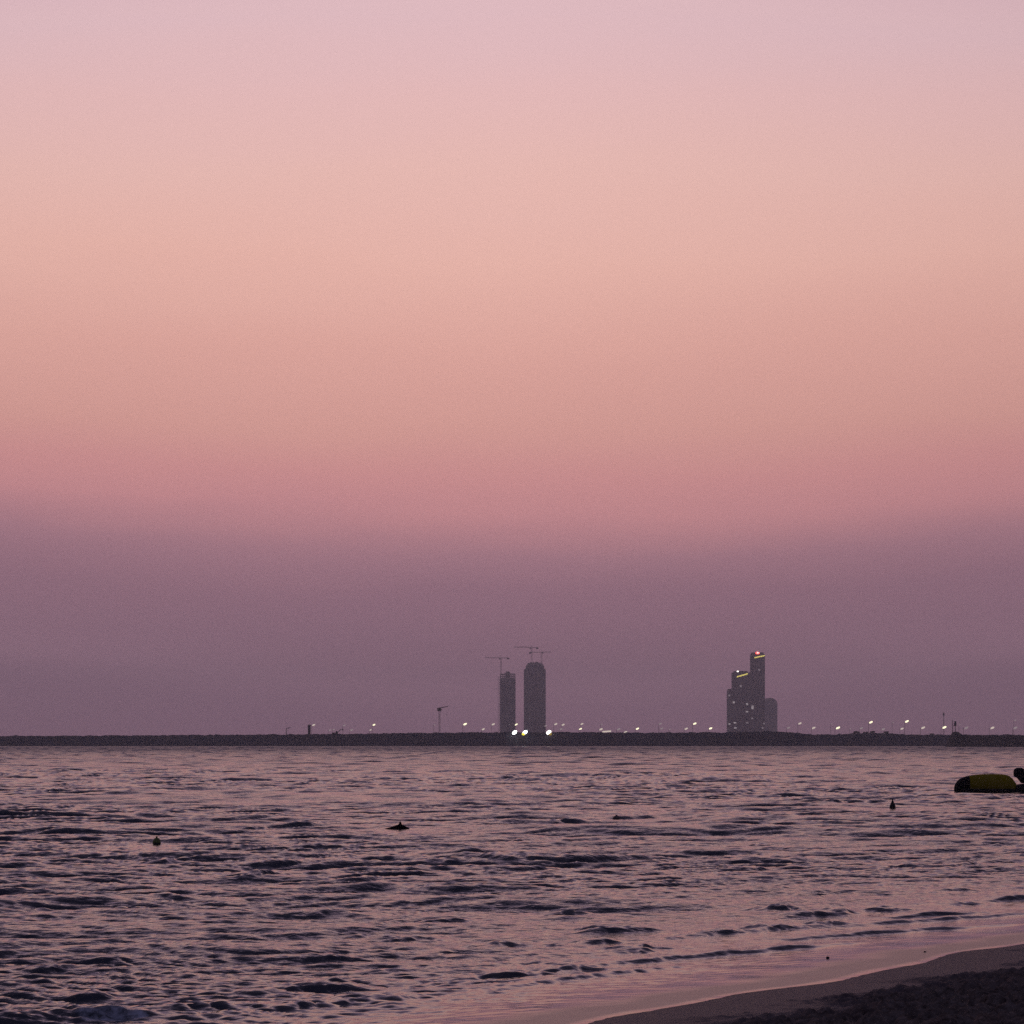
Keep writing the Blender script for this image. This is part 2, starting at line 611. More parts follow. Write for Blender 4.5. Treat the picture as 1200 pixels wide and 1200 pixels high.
T1 = tex(17, 512, 0.10, 0.6, 1.5, 21)
T2 = tex(11, 512, 0.06, 0.3, 1.2, 22)
T3 = tex(41, 256, 0.8, 5, 1.5, 23)
d1, d2, d3 = (sample(t, BX, BY)[..., 0] for t in (T1, T2, T3))
dry = sstep(0.6, 2.3, BS + 0.25 * d3 + 0.10 * d1)
trod = -np.abs(d1) ** 0.8 * np.sign(-d1) * 0.034 + 0.018 * d2 - 0.03 * np.maximum(0, d1 * d3 - 0.6)
near_fade = 1 - sstep(30, 60, np.hypot(BX - 4, BY - 28))
BZ = BZ + dry * trod * near_fade 


def sand_material():
    m = bpy.data.materials.new('beach_sand')
    m.use_nodes = True
    nt = m.node_tree
    N, Lk = nt.nodes, nt.links
    b = N['Principled BSDF']
    geo = N.new('ShaderNodeNewGeometry')
    a = N.new('ShaderNodeAttribute')
    a.attribute_name = 'dry'
    nz = N.new('ShaderNodeTexNoise')
    nz.inputs['Scale'].default_value = 10
    nz.inputs['Detail'].default_value = 8
    nz.inputs['Roughness'].default_value = 0.75
    Lk.new(geo.outputs['Position'], nz.inputs['Vector'])
    c1 = N.new('ShaderNodeValToRGB')
    e = c1.color_ramp.elements
    e[0].position, e[0].color = 0.36, (0.055, 0.040, 0.034, 1)
    e[1].position, e[1].color = 0.68, (0.27, 0.215, 0.175, 1)
    Lk.new(nz.outputs['Fac'], c1.inputs['Fac'])
    mx = N.new('ShaderNodeMix')
    mx.data_type = 'RGBA'
    Lk.new(a.outputs['Fac'], mx.inputs['Factor'])
    mx.inputs['A'].default_value = (0.115, 0.085, 0.083, 1)
    Lk.new(c1.outputs[0], mx.inputs['B'])
    Lk.new(mx.outputs['Result'], b.inputs['Base Color'])
    mr = N.new('ShaderNodeMapRange')
    mr.inputs['To Min'].default_value = 0.55
    mr.inputs['To Max'].default_value = 0.95
    Lk.new(a.outputs['Fac'], mr.inputs['Value'])
    Lk.new(mr.outputs[0], b.inputs['Roughness'])
    ms = N.new('ShaderNodeMapRange')
    ms.inputs['To Min'].default_value = 0.22
    ms.inputs['To Max'].default_value = 0.0
    Lk.new(a.outputs['Fac'], ms.inputs['Value'])
    Lk.new(ms.outputs[0], b.inputs['Specular IOR Level'])
    n2 = N.new('ShaderNodeTexNoise')
    n2.inputs['Scale'].default_value = 60
    n2.inputs['Detail'].default_value = 6
    Lk.new(geo.outputs['Position'], n2.inputs['Vector'])
    bp = N.new('ShaderNodeBump')
    bp.inputs['Distance'].default_value = 0.02
    bp.inputs['Strength'].default_value = 0.8
    Lk.new(n2.outputs['Fac'], bp.inputs['Height'])
    Lk.new(bp.outputs[0], b.inputs['Normal'])
    return m


beach = grid_mesh('beach', BX, BY, BZ, {'dry': dry}, sand_material())
tag(beach, kind='structure')

# two small stones left on the wet sand
M_stone = material('wet_stone', (0.05, 0.045, 0.05), 0.5, 0.4, 30)
for px, py, lab, sz in ((970, 1127.5, 'small dark stone on the wet sand, left one of two near the water line', 0.015),
                        (1084, 1124, 'tiny dark stone on the wet sand right at the edge of dry beach', 0.012)):
    x, y = ground(px, py)
    b = MB()
    ico = bmesh.ops.create_icosphere(b.bm, subdivisions=3, radius=1)
    for v in ico['verts']:
        n = 1 + 0.18 * math.sin(v.co.x * 3 + px) * math.cos(v.co.y * 4 + 1)
        v.co = Vector((v.co.x * sz * n * 1.3, v.co.y * sz * n, v.co.z * sz * 0.75 * n))
    o = b.build('stone', M_stone, smooth=True)
    o.location = (x, y, height_at(x, y) + sz * 0.3)
    tag(o, lab, 'stone', 'stones on the wet sand')

# ------------------------------------------------------------------ far shore
M_land = material('fill_rock', (0.050, 0.050, 0.062), 0.95, 0.35, 0.12, spec=0.1)
LAND_Y = 1500.0
prof = [(-2000, 862.6), (0, 862.6), (200, 861.6), (330, 860.6), (420, 859.9), (480, 858.8), (560, 858.3), (600, 857.8), (760, 858.3),
        (850, 858.3), (905, 857.0), (934, 857.6), (944, 859.4), (956, 861.0), (993, 860.6), (1004, 858.9), (1044, 859.0),
        (1060, 860.6), (1110, 861.2), (1200, 861.2), (3200, 861.2)]
lx = np.concatenate([np.arange(-1300, -340, 12), np.arange(-340, 340, 0.6), np.arange(340, 1301, 12)])
px_ = 600 + lx * F / LAND_Y
top = EYE - (np.interp(px_, [p[0] for p in prof], [p[1] for p in prof]) - HOR) * LAND_Y / F
jag = np.convolve(rng.normal(size=len(lx)), np.ones(5) / 5, 'same') * 0.32 + rng.normal(size=len(lx)) * 0.10
front_y = LAND_Y + 6 * np.sin(lx * 0.011) + 3 * np.sin(lx * 0.037 + 1)
fr_ = [(-1.0, 0.0), (0.6, 1.2), (2.2, 4.0), (4.2, 7.5), (1.0, 10.5), (1.0, 13.0)]
LXg, LYg, LZg = [], [], []
steps = [(0.0, 0.0, 0), (0.10, 1.0, 0.2), (0.35, 4.0, 0.5), (0.7, 8.0, 0.5), (1.0, 11.5, 1.0), (1.0, 15.0, 1.0), (0.93, 40, 0.3),
         (0.90, 300, 0.1), (0.90, 1500, 0), (0.90, 4700, 0)]
for f_, d_, j_ in steps:
    LXg.append(lx)
    LYg.append(front_y + d_ + (rng.normal(size=len(lx)) * 0.5 if 0 < d_ < 12 else 0))
    LZg.append(-1.2 + f_ * (top + 1.2) + j_ * (jag if f_ == 1.0 or d_ > 30 else rng.normal(size=len(lx)) * 0.3))
land = grid_mesh('far_shore', np.array(LXg), np.array(LYg), np.array(LZg), {}, M_land)
tag(land, kind='structure')
LAND_Z = 6.6


def land_top(px, Y=1520.0):
    return EYE - (np.interp(px, [p[0] for p in prof], [p[1] for p in prof]) - HOR) * LAND_Y / F


# nearer breakwater arm at the right
M_rock = material('breakwater_rock', (0.010, 0.010, 0.012), 0.9, 0.4, 0.4)
BW_Y = 1240.0
bx = np.arange(206, 700, 0.5)
ridge = EYE - (861.2 - HOR) * BW_Y / F
h0 = (px_b := 600 + bx * F / BW_Y)
tp = np.interp(h0, [1108, 1112, 1116, 1121, 1126, 1131, 1140, 3000], [-1, 4.2, ridge + 1.2, ridge + 1.6, ridge + 0.3, ridge - 0.25, ridge - 0.3, ridge - 0.3])
jb = np.convolve(rng.normal(size=len(bx)), np.ones(3) / 3, 'same') * 0.3
rowsb = []
for f_, d_ in ((0, -9), (0.3, -6.5), (0.65, -3.5), (1.0, -1), (1.0, 1), (0.6, 4), (0, 9)):
    rowsb.append((bx, BW_Y + d_ + rng.normal(size=len(bx)) * 0.4, -1.0 + f_ * (tp + 1.0) + (jb if f_ == 1 else rng.normal(size=len(bx)) * 0.35 * (f_ > 0))))
bw = grid_mesh('breakwater', np.array([r[0] for r in rowsb]), np.array([r[1] for r in rowsb]), np.array([r[2] for r in rowsb]), {}, M_rock)
tag(bw, 'nearer dark rock breakwater running off the right edge, mound at its left end', 'breakwater')

# ------------------------------------------------------------------ towers
M_conc = material('raw_concrete', (0.060, 0.058, 0.075), 0.9, 0.7, 0.14, spec=0.1)
M_clad = material('dark_cladding', (0.032, 0.030, 0.040), 0.8, 0.7, 0.12, spec=0.1)
M_glass = material('dark_glazing', (0.035, 0.036, 0.048), 0.5, 0.15, 0.2, spec=0.1)
M_steel = material('crane_steel', (0.10, 0.075, 0.06), 0.7, 0.2, 1.0)
M_dark = material('dark_steel', (0.030, 0.030, 0.036), 0.7, 0.3, 1.0)


def slabs(b, x0, x1, y0, y1, z0, z1, pitch=3.6, out=0.7, th=0.7):
    z = z0 + pitch
    while z < z1 - 0.5:
        b.box(x0 - out, x1 + out, y0 - out, y1 + out, z - th / 2, z + th / 2)
        z += pitch
    return b


TY = 4200.0
p = at(595, 858, TY)
tA = thing('tower_block', (p.x, TY, LAND_Z), 'slim unfinished concrete tower, the lower and left one of the paired towers', 'tower')
hw = (604.8 - 585.6) / 2 * TY / F
zt = at(0, 790, TY).z - LAND_Z
b = MB()
b.box(-hw + 0.8, hw - 0.8, -13, 13, 0, zt - 7.5)
slabs(b, -hw + 0.8, hw - 0.8, -13, 13, 0, zt - 7.5)
b.build('tower_body', M_conc, tA)
b = MB()
for k in range(3):
    b.box(-hw + 1, hw - 1, -13, 13, zt - 7.2 + k * 3.4 - 0.5, zt - 7.2 + k * 3.4 + 0.5)
for cx in np.linspace(-hw + 1.6, hw - 1.6, 9):
    for cy in (-12.3, -4, 4, 12.3):
        b.box(cx - 0.7, cx + 0.7, cy - 0.7, cy + 0.7, zt - 7.6, zt)
b.build('open_frame', M_conc, tA)
b = MB().box(-4.2, 4.2, -4.5, 4.5, zt - 7.5, zt + 2.6)
b.box(-2.6, 2.6, -3, 3, zt + 2.6, zt + 4.6)
b.build('lift_core', M_conc, tA)
b = MB()
rt = random.Random(5)
for k in range(12):
    x_ = -hw + 1.5 + (2 * hw - 3) * k / 11
    if rt.random() < 0.75:
        b.box(x_ - 0.3, x_ + 0.4, -13.4, -12.6, zt, zt + rt.uniform(0.8, 2.8))
b.box(-hw + 1.0, hw - 1.0, -13.4, -12.6, zt - 0.3, zt + 0.4)
b.build('starter_bars', M_steel, tA)
b = MB()
for zk in np.arange(2, zt - 4, 3.0):
    b.box(-hw - 2.2, -hw - 0.1, -14.4, -12.6, zk, zk + 0.3)
b.box(-hw - 2.4, -hw - 2.1, -14.4, -12.6, 0, zt - 4).box(-hw - 0.4, -hw - 0.12, -14.4, -12.6, 0, zt - 4)
b.build('hoist_rail', M_steel, tA)

p = at(626.6, 858, TY)
tB = thing('tower_block', (p.x, TY, LAND_Z), 'broad unfinished tower with a rounded top, the taller and right one of the paired towers', 'tower')
hw = (639.4 - 613.8) / 2 * TY / F
zt = at(0, 784.5, TY).z - LAND_Z
zd = at(0, 777, TY).z - LAND_Z
b = MB()
b.box(-hw + 0.8, hw - 0.8, -15, 15, 0, zt)
slabs(b, -hw + 0.8, hw - 0.8, -15, 15, 0, zt)
b.build('tower_body', M_conc, tB)
b = MB()
out = [(-hw + 1.2, zt)] + [(-(hw - 1.2) * math.cos(t) * 0.86, zt + 1.5 + (zd - zt - 1.5) * math.sin(t) ** 0.7) for t in np.linspace(0.0, math.pi, 24)] + [(hw - 1.2, zt)]
b.prism(out, -14.5, 14.5)
b.build('rounded_crown', M_conc, tB)
b = MB()
rt = random.Random(3)
for k in range(26):
    t = math.pi * (k + 0.5) / 26
    x_ = -(hw - 1.2) * math.cos(t) * 0.86
    z_ = zt + 1.5 + (zd - zt - 1.5) * math.sin(t) ** 0.7
    g_ = rt.uniform(0.5, 2.0)
    b.box(x_ - 0.5, x_ + rt.uniform(0.3, 1.2), -15.2, -14.2, z_ - 2.2, z_ + g_)
b.build('edge_formwork', M_steel, tB)
b = MB()
for cx in np.linspace(-hw + 0.6, hw - 0.6, 6):
    b.box(cx - 0.6, cx + 0.6, -16.6, -15.75, 0, zt)
b.build('facade_column', M_conc, tB)


def crane(px, base_z, Y, y_jib, x_tip, x_cw, label, group=None, mast_w=1.9, parent=None, cab=1.0):
    """hammerhead tower crane; base on whatever carries it"""
    sc = Y / F
    root = thing('tower_crane', ((px - 600) * sc, Y, base_z), label, 'crane', group)
    H = EYE - (y_jib - HOR) * sc - base_z
    w = mast_w / 2
    b = MB()
    for sx in (-w, w):
        for sy in (-w, w):
            b.bar((sx, sy, 0), (sx, sy, H), 0.6)
    z, flip = 0.0, 1
    while z < H - 1:
        z1 = min(H, z + mast_w * 1.2)
        for sy in (-w, w):
            b.bar((-w * flip, sy, z), (w * flip, sy, z1), 0.38)
        for sx in (-w, w):
            b.bar((sx, -w * flip, z), (sx, w * flip, z1), 0.38)
        flip = -flip
        z = z1
    b.build('mast', M_steel, root)
    jt = (x_tip - px) * sc
    cj = (x_cw - px) * sc
    sgn = 1 if jt > 0 else -1

    def truss(x0, x1, z0, z1, hgt, wd):
        b = MB()
        n = max(3, int(abs(x1 - x0) / 2.6))
        for k in range(n):
            a0, a1 = k / n, (k + 1) / n
            p0, p1 = x0 + (x1 - x0) * a0, x0 + (x1 - x0) * a1
            q0, q1 = z0 + (z1 - z0) * a0, z0 + (z1 - z0) * a1
            for sy in (-wd, wd):
                b.bar((p0, sy, q0), (p1, sy, q1), 0.62)
                b.bar((p0, sy, q0), ((p0 + p1) / 2, 0, (q0 + q1) / 2 + hgt), 0.22)
                b.bar((p1, sy, q1), ((p0 + p1) / 2, 0, (q0 + q1) / 2 + hgt), 0.22)
            if k:
                b.bar((p0 - (p1 - p0) / 2, 0, q0 - (q1 - q0) / 2 + hgt), ((p0 + p1) / 2, 0, (q0 + q1) / 2 + hgt), 0.36)
        return b
    truss(0, jt, H, H + 0.4, 1.3, 0.7).build('jib', M_steel, root)
    truss(0, cj, H, H, 0.9, 0.7).build('counter_jib', M_steel, root)
    b = MB().box(min(cj, cj + sgn * 4.2), max(cj, cj + sgn * 4.2), -1.2, 1.2, H - 2.0, H - 0.05)
    b.build('counterweight', M_dark, root, bevel=0.1)
    b = MB()
    for sx in (-0.9, 0.9):
        for sy in (-0.9, 0.9):
            b.bar((sx, sy, H), (0, 0, H + 4.2), 0.35)
    b.bar((0, 0, H + 4.1), (jt * 0.62, 0, H + 1.5), 0.16)
    b.bar((0, 0, H + 4.1), (cj * 0.9, 0, H + 0.6), 0.16)
    b.build('tower_top', M_steel, root)
    b = MB().box(sgn * 1.1, sgn * 2.8, -2.4, -0.9, H - 2.3, H - 0.2)
    b.build('cab', M_dark, root, bevel=0.15)
    b = MB().bar((jt * 0.6, 0, H - 0.2), (jt * 0.6, 0, H - 7), 0.12)
    b.box(jt * 0.6 - 0.4, jt * 0.6 + 0.4, -0.3, 0.3, H - 8, H - 7)
    b.build('hoist_hook', M_dark, root)
    return root


gC = 'tower cranes on the paired towers'
crane(587.2, at(0, 790, TY).z + 0.4, TY - 6, 771.2, 568, 597, 'tower crane on the lower left tower, jib pointing left', gC)
crane(623.0, at(0, 778.5, TY).z, TY + 3, 759.0, 602, 631, 'taller tower crane on the rounded tower, left of its pair', gC)
crane(634.6, at(0, 782, TY).z, TY - 4, 764.6, 646, 620, 'shorter tower crane on the rounded tower, right of its pair', gC)

# small crane standing alone on the fill
CY = 1750.0
sc = CY / F
root = thing('mobile_crane', ((515.0 - 600) * sc, CY, LAND_Z), 'lone small crane left of the paired towers, boom tilted up to the right', 'crane')
H = EYE - (833 - HOR) * sc - LAND_Z
b = MB()
for sx in (-0.42, 0.42):
    for sy in (-0.42, 0.42):
        b.bar((sx, sy, 1.2), (sx, sy, H), 0.30)
z, fl_ = 1.2, 1
while z < H - 0.4:
    for sy in (-.42, .42):
        b.bar((-.42 * fl_, sy, z), (.42 * fl_, sy, min(H, z + 1.0)), 0.14)
        b.bar((sy, -.42 * fl_, z), (sy, .42 * fl_, min(H, z + 1.0)), 0.14)
    z += 1.0
    fl_ = -fl_
b.build('mast', M_dark, root)
MB().box(-2.2, 2.2, -2.2, 2.2, 0, 0.5).box(-1, 1, -1, 1, 0.5, 1.25).build('base', M_dark, root, bevel=0.05)
b = MB().prism([(-1.4, H - 0.2), (1.2, H - 0.2), (1.6, H + 1.1), (0.6, H + 2.2), (-1.7, H + 1.9)], -0.9, 0.9)
b.build('slewing_head', M_dark, root, bevel=0.08)
b = MB().bar((-1.4, 0, H + 1.6), ((525 - 515) * sc, 0, H + 3.1), 0.95, 4, 0.6)
b.build('boom', M_dark, root)
MB().bar((5.2, 0, H + 2.5), (5.2, 0, H - 2.5), 0.1).box(5.0, 5.4, -.2, .2, H - 3.1, H - 2.5).build('hoist_hook', M_dark, root)

# ------------------------------------------------------------------ lit cluster
def emitter(name, col, strength):
    return material(name, (0.3, 0.3, 0.3), 0.4, 0.0, 1.0, emit=col, strength=strength)


M_win = emitter('lit_window_glass', (1.0, 0.86, 0.88), 0.42)
M_wind = emitter('dim_window_glass', (0.95, 0.78, 0.82), 0.24)
M_strip = emitter('yellow_light_strip', (1.0, 0.82, 0.16), 1.25)
M_red = emitter('red_aviation_lamp', (1.0, 0.07, 0.05), 3.0)
M_pinkc = emitter('lamp_core', (1.0, 0.55, 0.5), 3.5)
M_whitel = emitter('roof_flood_lamp', (1.0, 0.93, 0.85), 3.0)
KY = 4000.0
ks = KY / F


def block(name, x0, x1, ytop, Y, depth, label, m, pitch=3.5, parts=True):
    s = Y / F
    cx = (x0 + x1) / 2
    root = thing(name, ((cx - 600) * s, Y, LAND_Z), label, 'apartment tower')
    hw = (x1 - x0) / 2 * s
    zt = EYE - (ytop - HOR) * s - LAND_Z
    b = MB().box(-hw + 0.7, hw - 0.7, 0, depth, 0, zt)
    z = pitch
    while z < zt - 1:
        b.box(-hw, hw, -0.7, depth + 0.7, z - 0.5, z + 0.5)
        z += pitch
    b.build('tower_body', m, root)
    b = MB()
    n = max(3, int(hw * 2 / 6))
    for k in range(n + 1):
        x = -hw + 0.5 + (2 * hw - 1.0) * k / n
        b.box(x - 0.45, x + 0.45, -1.0, -0.705, 0, zt - 0.6)
    b.build('pilaster', m, root)
    return root, hw, zt, (cx - 600) * s


def window(root, px, py, Y, m, w=4.2, h=3.4, tilt=30):
    s = Y / F
    x = (px - 600) * s - root.location.x
    z = EYE - (py - HOR) * s - LAND_Z
    b = MB().box(x - w / 2, x + w / 2, -1.42, -1.12, z - h / 2, z + h / 2)
    f = b.build('lit_window', m, root)
    b = MB().box(x - w / 2 - 0.25, x + w / 2 + 0.25, -1.22, -1.02, z - h / 2 - 0.25, z + h / 2 + 0.25)
    b.build('window_frame', M_dark, f)


def strip(root, xa, ya, xb, yb, Y, th=2.0):  # level strip built sloping, its motion-blur streak put into the shape
    s = Y / F
    A = Vector(((xa - 600) * s - root.location.x, -1.6, EYE - (ya - HOR) * s - LAND_Z))
    B = Vector(((xb - 600) * s - root.location.x, -1.6, EYE - (yb - HOR) * s - LAND_Z))
    b = MB().prism([(A.x, A.z - th / 2), (B.x, B.z - th / 2), (B.x, B.z + th / 2), (A.x, A.z + th / 2)], -1.9, -1.05)
    b.build('light_strip', M_strip, root)


kt, hw, zt, _ = block('apartment_tower', 880.2, 896.4, 766.5, KY, 24, 'tallest lit tower, red lamp and yellow light strip at its top', M_clad)
b = MB().box(-hw + 1.5, hw - 1.5, 3, 20, zt, zt + 2.6)
b.build('roof_plant', M_clad, kt)
b = MB().bar((2.0, 8, zt + 2.6), (2.0, 8, zt + 10), 0.5, 6, 0.2)
b.build('antenna', M_dark, kt)
b = MB()
b.lathe([(0.2, -1.6), (2.6, -1.5), (3.4, 0), (2.6, 1.7), (0.3, 2.3)], 16, (0, 0, 0))
lm = b.build('aviation_lamp', M_red, kt, smooth=True)
lm.location = (-0.9, -1.2, zt + 1.4)
b = MB().lathe([(0.2, -0.9), (1.5, -0.8), (1.9, 0.2), (1.3, 1.3), (0.2, 1.6)], 12)
c = b.build('lamp_core', M_pinkc, lm, smooth=True)
c.location = (0.2, -2.6, 0.2)
strip(kt, 884.0, 770.8, 896.2, 768.2, KY, 1.9)
for x, y, m in ((889.5, 785, M_wind), (881.8, 829, M_win), (881.4, 842, M_wind), (895.2, 848, M_wind), (893.6, 853, M_wind)):
    window(kt, x, y, KY, m, *((3.4, 5.6) if y == 829 else (3.0, 2.4)))

km, hw, zt, _ = block('apartment_tower', 858.4, 880.0, 788.0, KY + 30, 24, 'middle lit tower beside the tallest one, white lamp on roof above a yellow light strip', M_clad)
b = MB().box(-hw + 3, hw - 5, 3, 18, zt, zt + 2.4)
b.build('roof_plant', M_clad, km)
b = MB().lathe([(0.2, -1.0), (1.4, -0.9), (1.8, 0), (1.2, 1.2), (0.2, 1.5)], 12)
c = b.build('roof_lamp', M_whitel, km, smooth=True)
c.location = ((864.5 - 869.2) * ks, -1.0, zt + 1.6)
strip(km, 863.4, 793.2, 876.2, 789.6, KY + 30, 2.0)
for x, y, m in ((868, 804, M_wind), (875.4, 825, M_win), (875.3, 834, M_win), (875.4, 847, M_wind), (859.8, 823, M_win), (861.2, 847, M_win), (861.8, 853, M_win)):
    window(km, x, y, KY + 30, m, *((4.0, 2.2) if y > 830 else (3.2, 3.2)))

kl, hw, zt, _ = block('apartment_block', 852.6, 858.2, 808.5, KY + 34, 20, 'narrow lower block at the left end of the lit towers', M_clad)
b = MB().box(-hw + 1, hw - 1, 4, 14, zt, zt + 1.6)
b.build('roof_plant', M_clad, kl)
for x, y, m in ((854.8, 848.5, M_win), (854.6, 815, M_wind)):
    window(kl, x, y, KY + 34, m, 2.8, 2.8)

QY = 5300.0
qs = QY / F
kr, hw, zt, _ = block('apartment_block', 897.2, 911.0, 823.0, QY, 26, 'hazy lower block with a rounded top behind the right side of the tallest tower', M_conc)
out = [(-hw + 0.7, zt)] + [(-hw + 0.7 + (2 * hw - 1.4) * t, zt + 9.0 * (1 - abs(2 * t - 0.75) ** 2.4 * 0.48)) for t in np.linspace(0, 1, 18)] + [(hw - 0.7, zt)]
MB().prism(out, 0.2, 25.5).build('rounded_crown', M_conc, kr)

# ------------------------------------------------------------------ lamps along the shore
LW = (1.0, 0.93, 0.80)
M_lamps = {'b': emitter('bright_lamp_glass', (1.0, 0.93, 0.60), 1.9), 'm': emitter('lamp_glass', (1.0, 0.84, 0.70), 0.74),
           'd': emitter('dim_lamp_glass', (1.0, 0.80, 0.80), 0.31)}
M_pole = material('galvanised_pole', (0.06, 0.06, 0.07), 0.6, 0.2, 2.0)
SEG = [  # landmarks left to right, and the lamps between them
    ('the dark pillar', 'the lone small crane', [(367.6, 849.6, 'm', 4.5), (386.5, 855.6, 'd', 3.5), (391, 855, 'd', 3), (403.5, 850, 'd', 3.5), (412, 855.6, 'd', 4.5), (434.3, 855.4, 'm', 3.2), (438.3, 849.4, 'b', 4.2), (509.5, 849.5, 'd', 2.4)]),
    ('the lone small crane', 'the slim unfinished tower', [(545, 848.6, 'b', 5.2), (566.3, 854.6, 'm', 4.5), (578, 848.8, 'm', 4.8)]),
    ('the slim unfinished tower', 'the middle lit tower', [(605, 849, 'b', 4.2), (639.5, 850.6, 'd', 4), (651.3, 848.6, 'm', 4.6), (660, 849.3, 'm', 4.6), (657.5, 854.4, 'd', 4.4), (682, 848.4, 'm', 4.4), (680.2, 854.2, 'b', 4.4), (704.4, 854.6, 'm', 5), (705, 848.8, 'd', 2.4), (725, 854.6, 'd', 5), (733, 858.0, 'm', 5), (747, 854, 'b', 4.6), (773.8, 848.2, 'd', 4.2), (775.4, 853.8, 'd', 4.2), (785, 854.6, 'd', 2.6), (804.2, 854, 'm', 5), (814.2, 848, 'b', 5), (832.8, 853.6, 'b', 4.8)]),
    ('the hazy rounded block', 'the twin-posted beacon', [(924, 853, 'd', 4.6), (937.4, 847.8, 'm', 5), (953.6, 853, 'm', 5.2), (974.6, 848.4, 'd', 2.2), (982, 853, 'b', 7), (996.6, 854.2, 'd', 2.6), (1009.4, 853.4, 'd', 4.8), (1020.6, 846.4, 'b', 5.4), (1035, 854.6, 'd', 5), (1046.6, 846.6, 'd', 2.2), (1057, 854, 'm', 4.8), (1062.8, 845.4, 'b', 5.4), (1081.8, 852.8, 'm', 6), (1106.8, 852.4, 'b', 8)]),
    ('the twin-posted beacon', "the picture's right edge", [(1124.8, 849.4, 'd', 2.2), (1132.4, 853, 'd', 7), (1163, 853, 'm', 7.4), (1189.6, 844.2, 'd', 3.2), (1190, 853, 'd', 7)]),
]
ORD = ['first', 'second', 'third', 'fourth', 'fifth', 'sixth', 'seventh', 'eighth', 'ninth', 'tenth', 'eleventh', 'twelfth', 'thirteenth',
       'fourteenth', 'fifteenth', 'sixteenth', 'seventeenth', 'eighteenth']
ADJ = {'b': 'bright', 'm': 'medium-bright', 'd': 'dim'}


def head_mesh(L):
    """tapered lamp head, tilt and size shaped after its blurred glow, unit of metres along x"""
    b = MB()
    rings = []
    for t in np.linspace(0, 1, 9):
        r = 0.46 * math.sin(math.pi * (0.12 + 0.76 * t)) ** 0.6
        rings.append([(L * (t - 0.5), 0.75 * r * L * 0.72 * math.cos(a), r * L * 0.62 * math.sin(a) + (t - 0.5) * L * 0.34) for a in np.linspace(0, 2 * math.pi, 12, endpoint=False)])  # upward tilt is the light's motion streak, built into the head
    return b.loft(rings)


for la, lb, lamps in SEG:
    for i, (x, y, k, w) in enumerate(sorted(lamps)):
        low = y > 851.5
        Y = 1900.0 + (int(x * 7.3) % 9) * 40
        s = Y / F
        P = at(x, y, Y)
        root = thing('street_lamp', (P.x - w * s * 0.5, Y, LAND_Z),
                     f"{ADJ[k]} lamp on a {'low' if low else 'tall'} pole, {ORD[i]} lamp right of {la}" if la != 'the hazy rounded block' or i < 9 else
                     f"{ADJ[k]} lamp on a {'low' if low else 'tall'} pole, {ORD[len(lamps) - 1 - i]} lamp left of {lb}",
                     'street lamp', 'lamps along the far shore')
        Hh = P.z - LAND_Z
        L = min(w, 5.8) * s * 0.74
        MB().bar((0, 0, 0), (0, 0, Hh - 0.1 * L), 0.32, 8, 0.2).build('pole', M_pole, root)
        MB().bar((0, 0, Hh - 0.12 * L), (L * 0.3, 0, Hh - 0.03 * L), 0.2, 6).build('arm', M_pole, root)
        hd = head_mesh(L).build('lamp_head', M_lamps[k], root, smooth=True)
        hd.location = (w * s * 0.5, 0, Hh)

# long low light near the water
x0, y0 = 711, 857.2
P = at(x0, y0, 1700)
root = thing('strip_light', (P.x, 1700, LAND_Z), 'long low strip of light on the shore between the rounded tower and the lit towers', 'light')
hgt = P.z - LAND_Z
MB().box(-2.9, 2.9, -0.4, 0.4, hgt - 0.45, hgt + 0.5, Matrix.Rotation(R(-4), 3, 'Y'), (0, 0, hgt)).build('light_panel', M_lamps['m'], root, bevel=0.15)
b = MB()
for sx in (-2, 2):
    b.bar((sx, 0.2, 0), (sx, 0.2, hgt - 0.2), 0.2)
b.build('support', M_pole, root)

# three flood lights at the foot of the towers
FL = [(603.0, 858.4, 'large white floodlight at the foot of the slim unfinished tower', (0.92, 1.0, 0.95), None),
      (615.2, 858.2, 'large floodlight with a yellow lower corner, between the feet of the paired towers', (0.85, 0.93, 1.0), (1.0, 0.85, 0.05)),
      (643.0, 858.2, 'large white floodlight at the right foot of the rounded tower', (1.0, 0.97, 0.88), (0.9, 0.6, 0.05))]
for i, (x, y, lab, c1, c2) in enumerate(FL):
    lx_ = (x - 600) * 0.5
    Y = LAND_Y + 6 * math.sin(lx_ * 0.011) + 3 * math.sin(lx_ * 0.037 + 1) + 5.0
    s = Y / F
    P = at(x, y, Y)
    gz = 2.2
    root = thing('floodlight', (P.x, Y, gz), lab, 'floodlight', 'floodlights at the foot of the towers')
    h_ = P.z - gz
    m = emitter('flood_glass', c1, 7.0)
    b = MB()
    rr_ = 3.0 * s * 0.86
    ring0, ring1 = [], []
    for a in np.linspace(0, 2 * math.pi, 20, endpoint=False):
        xx = rr_ * 1.05 * math.cos(a)
        zz_ = rr_ * 0.82 * math.sin(a) + 0.35 * xx  # slant models the smeared glow of the floodlight
        ring0.append((xx, -0.5, zz_))
        ring1.append((xx * 0.8, 0.5, zz_ * 0.8))
    b.loft([ring0, ring1])
    hd = b.build('lamp_head', m, root, smooth=False)
    hd.location = (0, 0, h_)
    if c2:
        sx = -1 if i == 1 else 1
        b = MB().lathe([(0.1, -0.8), (0.75, -0.6), (0.95, 0), (0.7, 0.6), (0.1, 0.8)], 12)
        q = b.build('side_lamp', emitter('yellow_flood_glass', c2, 1.4 if i == 1 else 0.35), root, smooth=True)
        q.location = (sx * rr_ * 0.72, -0.2, h_ - rr_ * 0.75)
    MB().bar((0, 0.75, -1.5), (0, 0.75, h_), 0.3, 6).build('pole', M_pole, root)

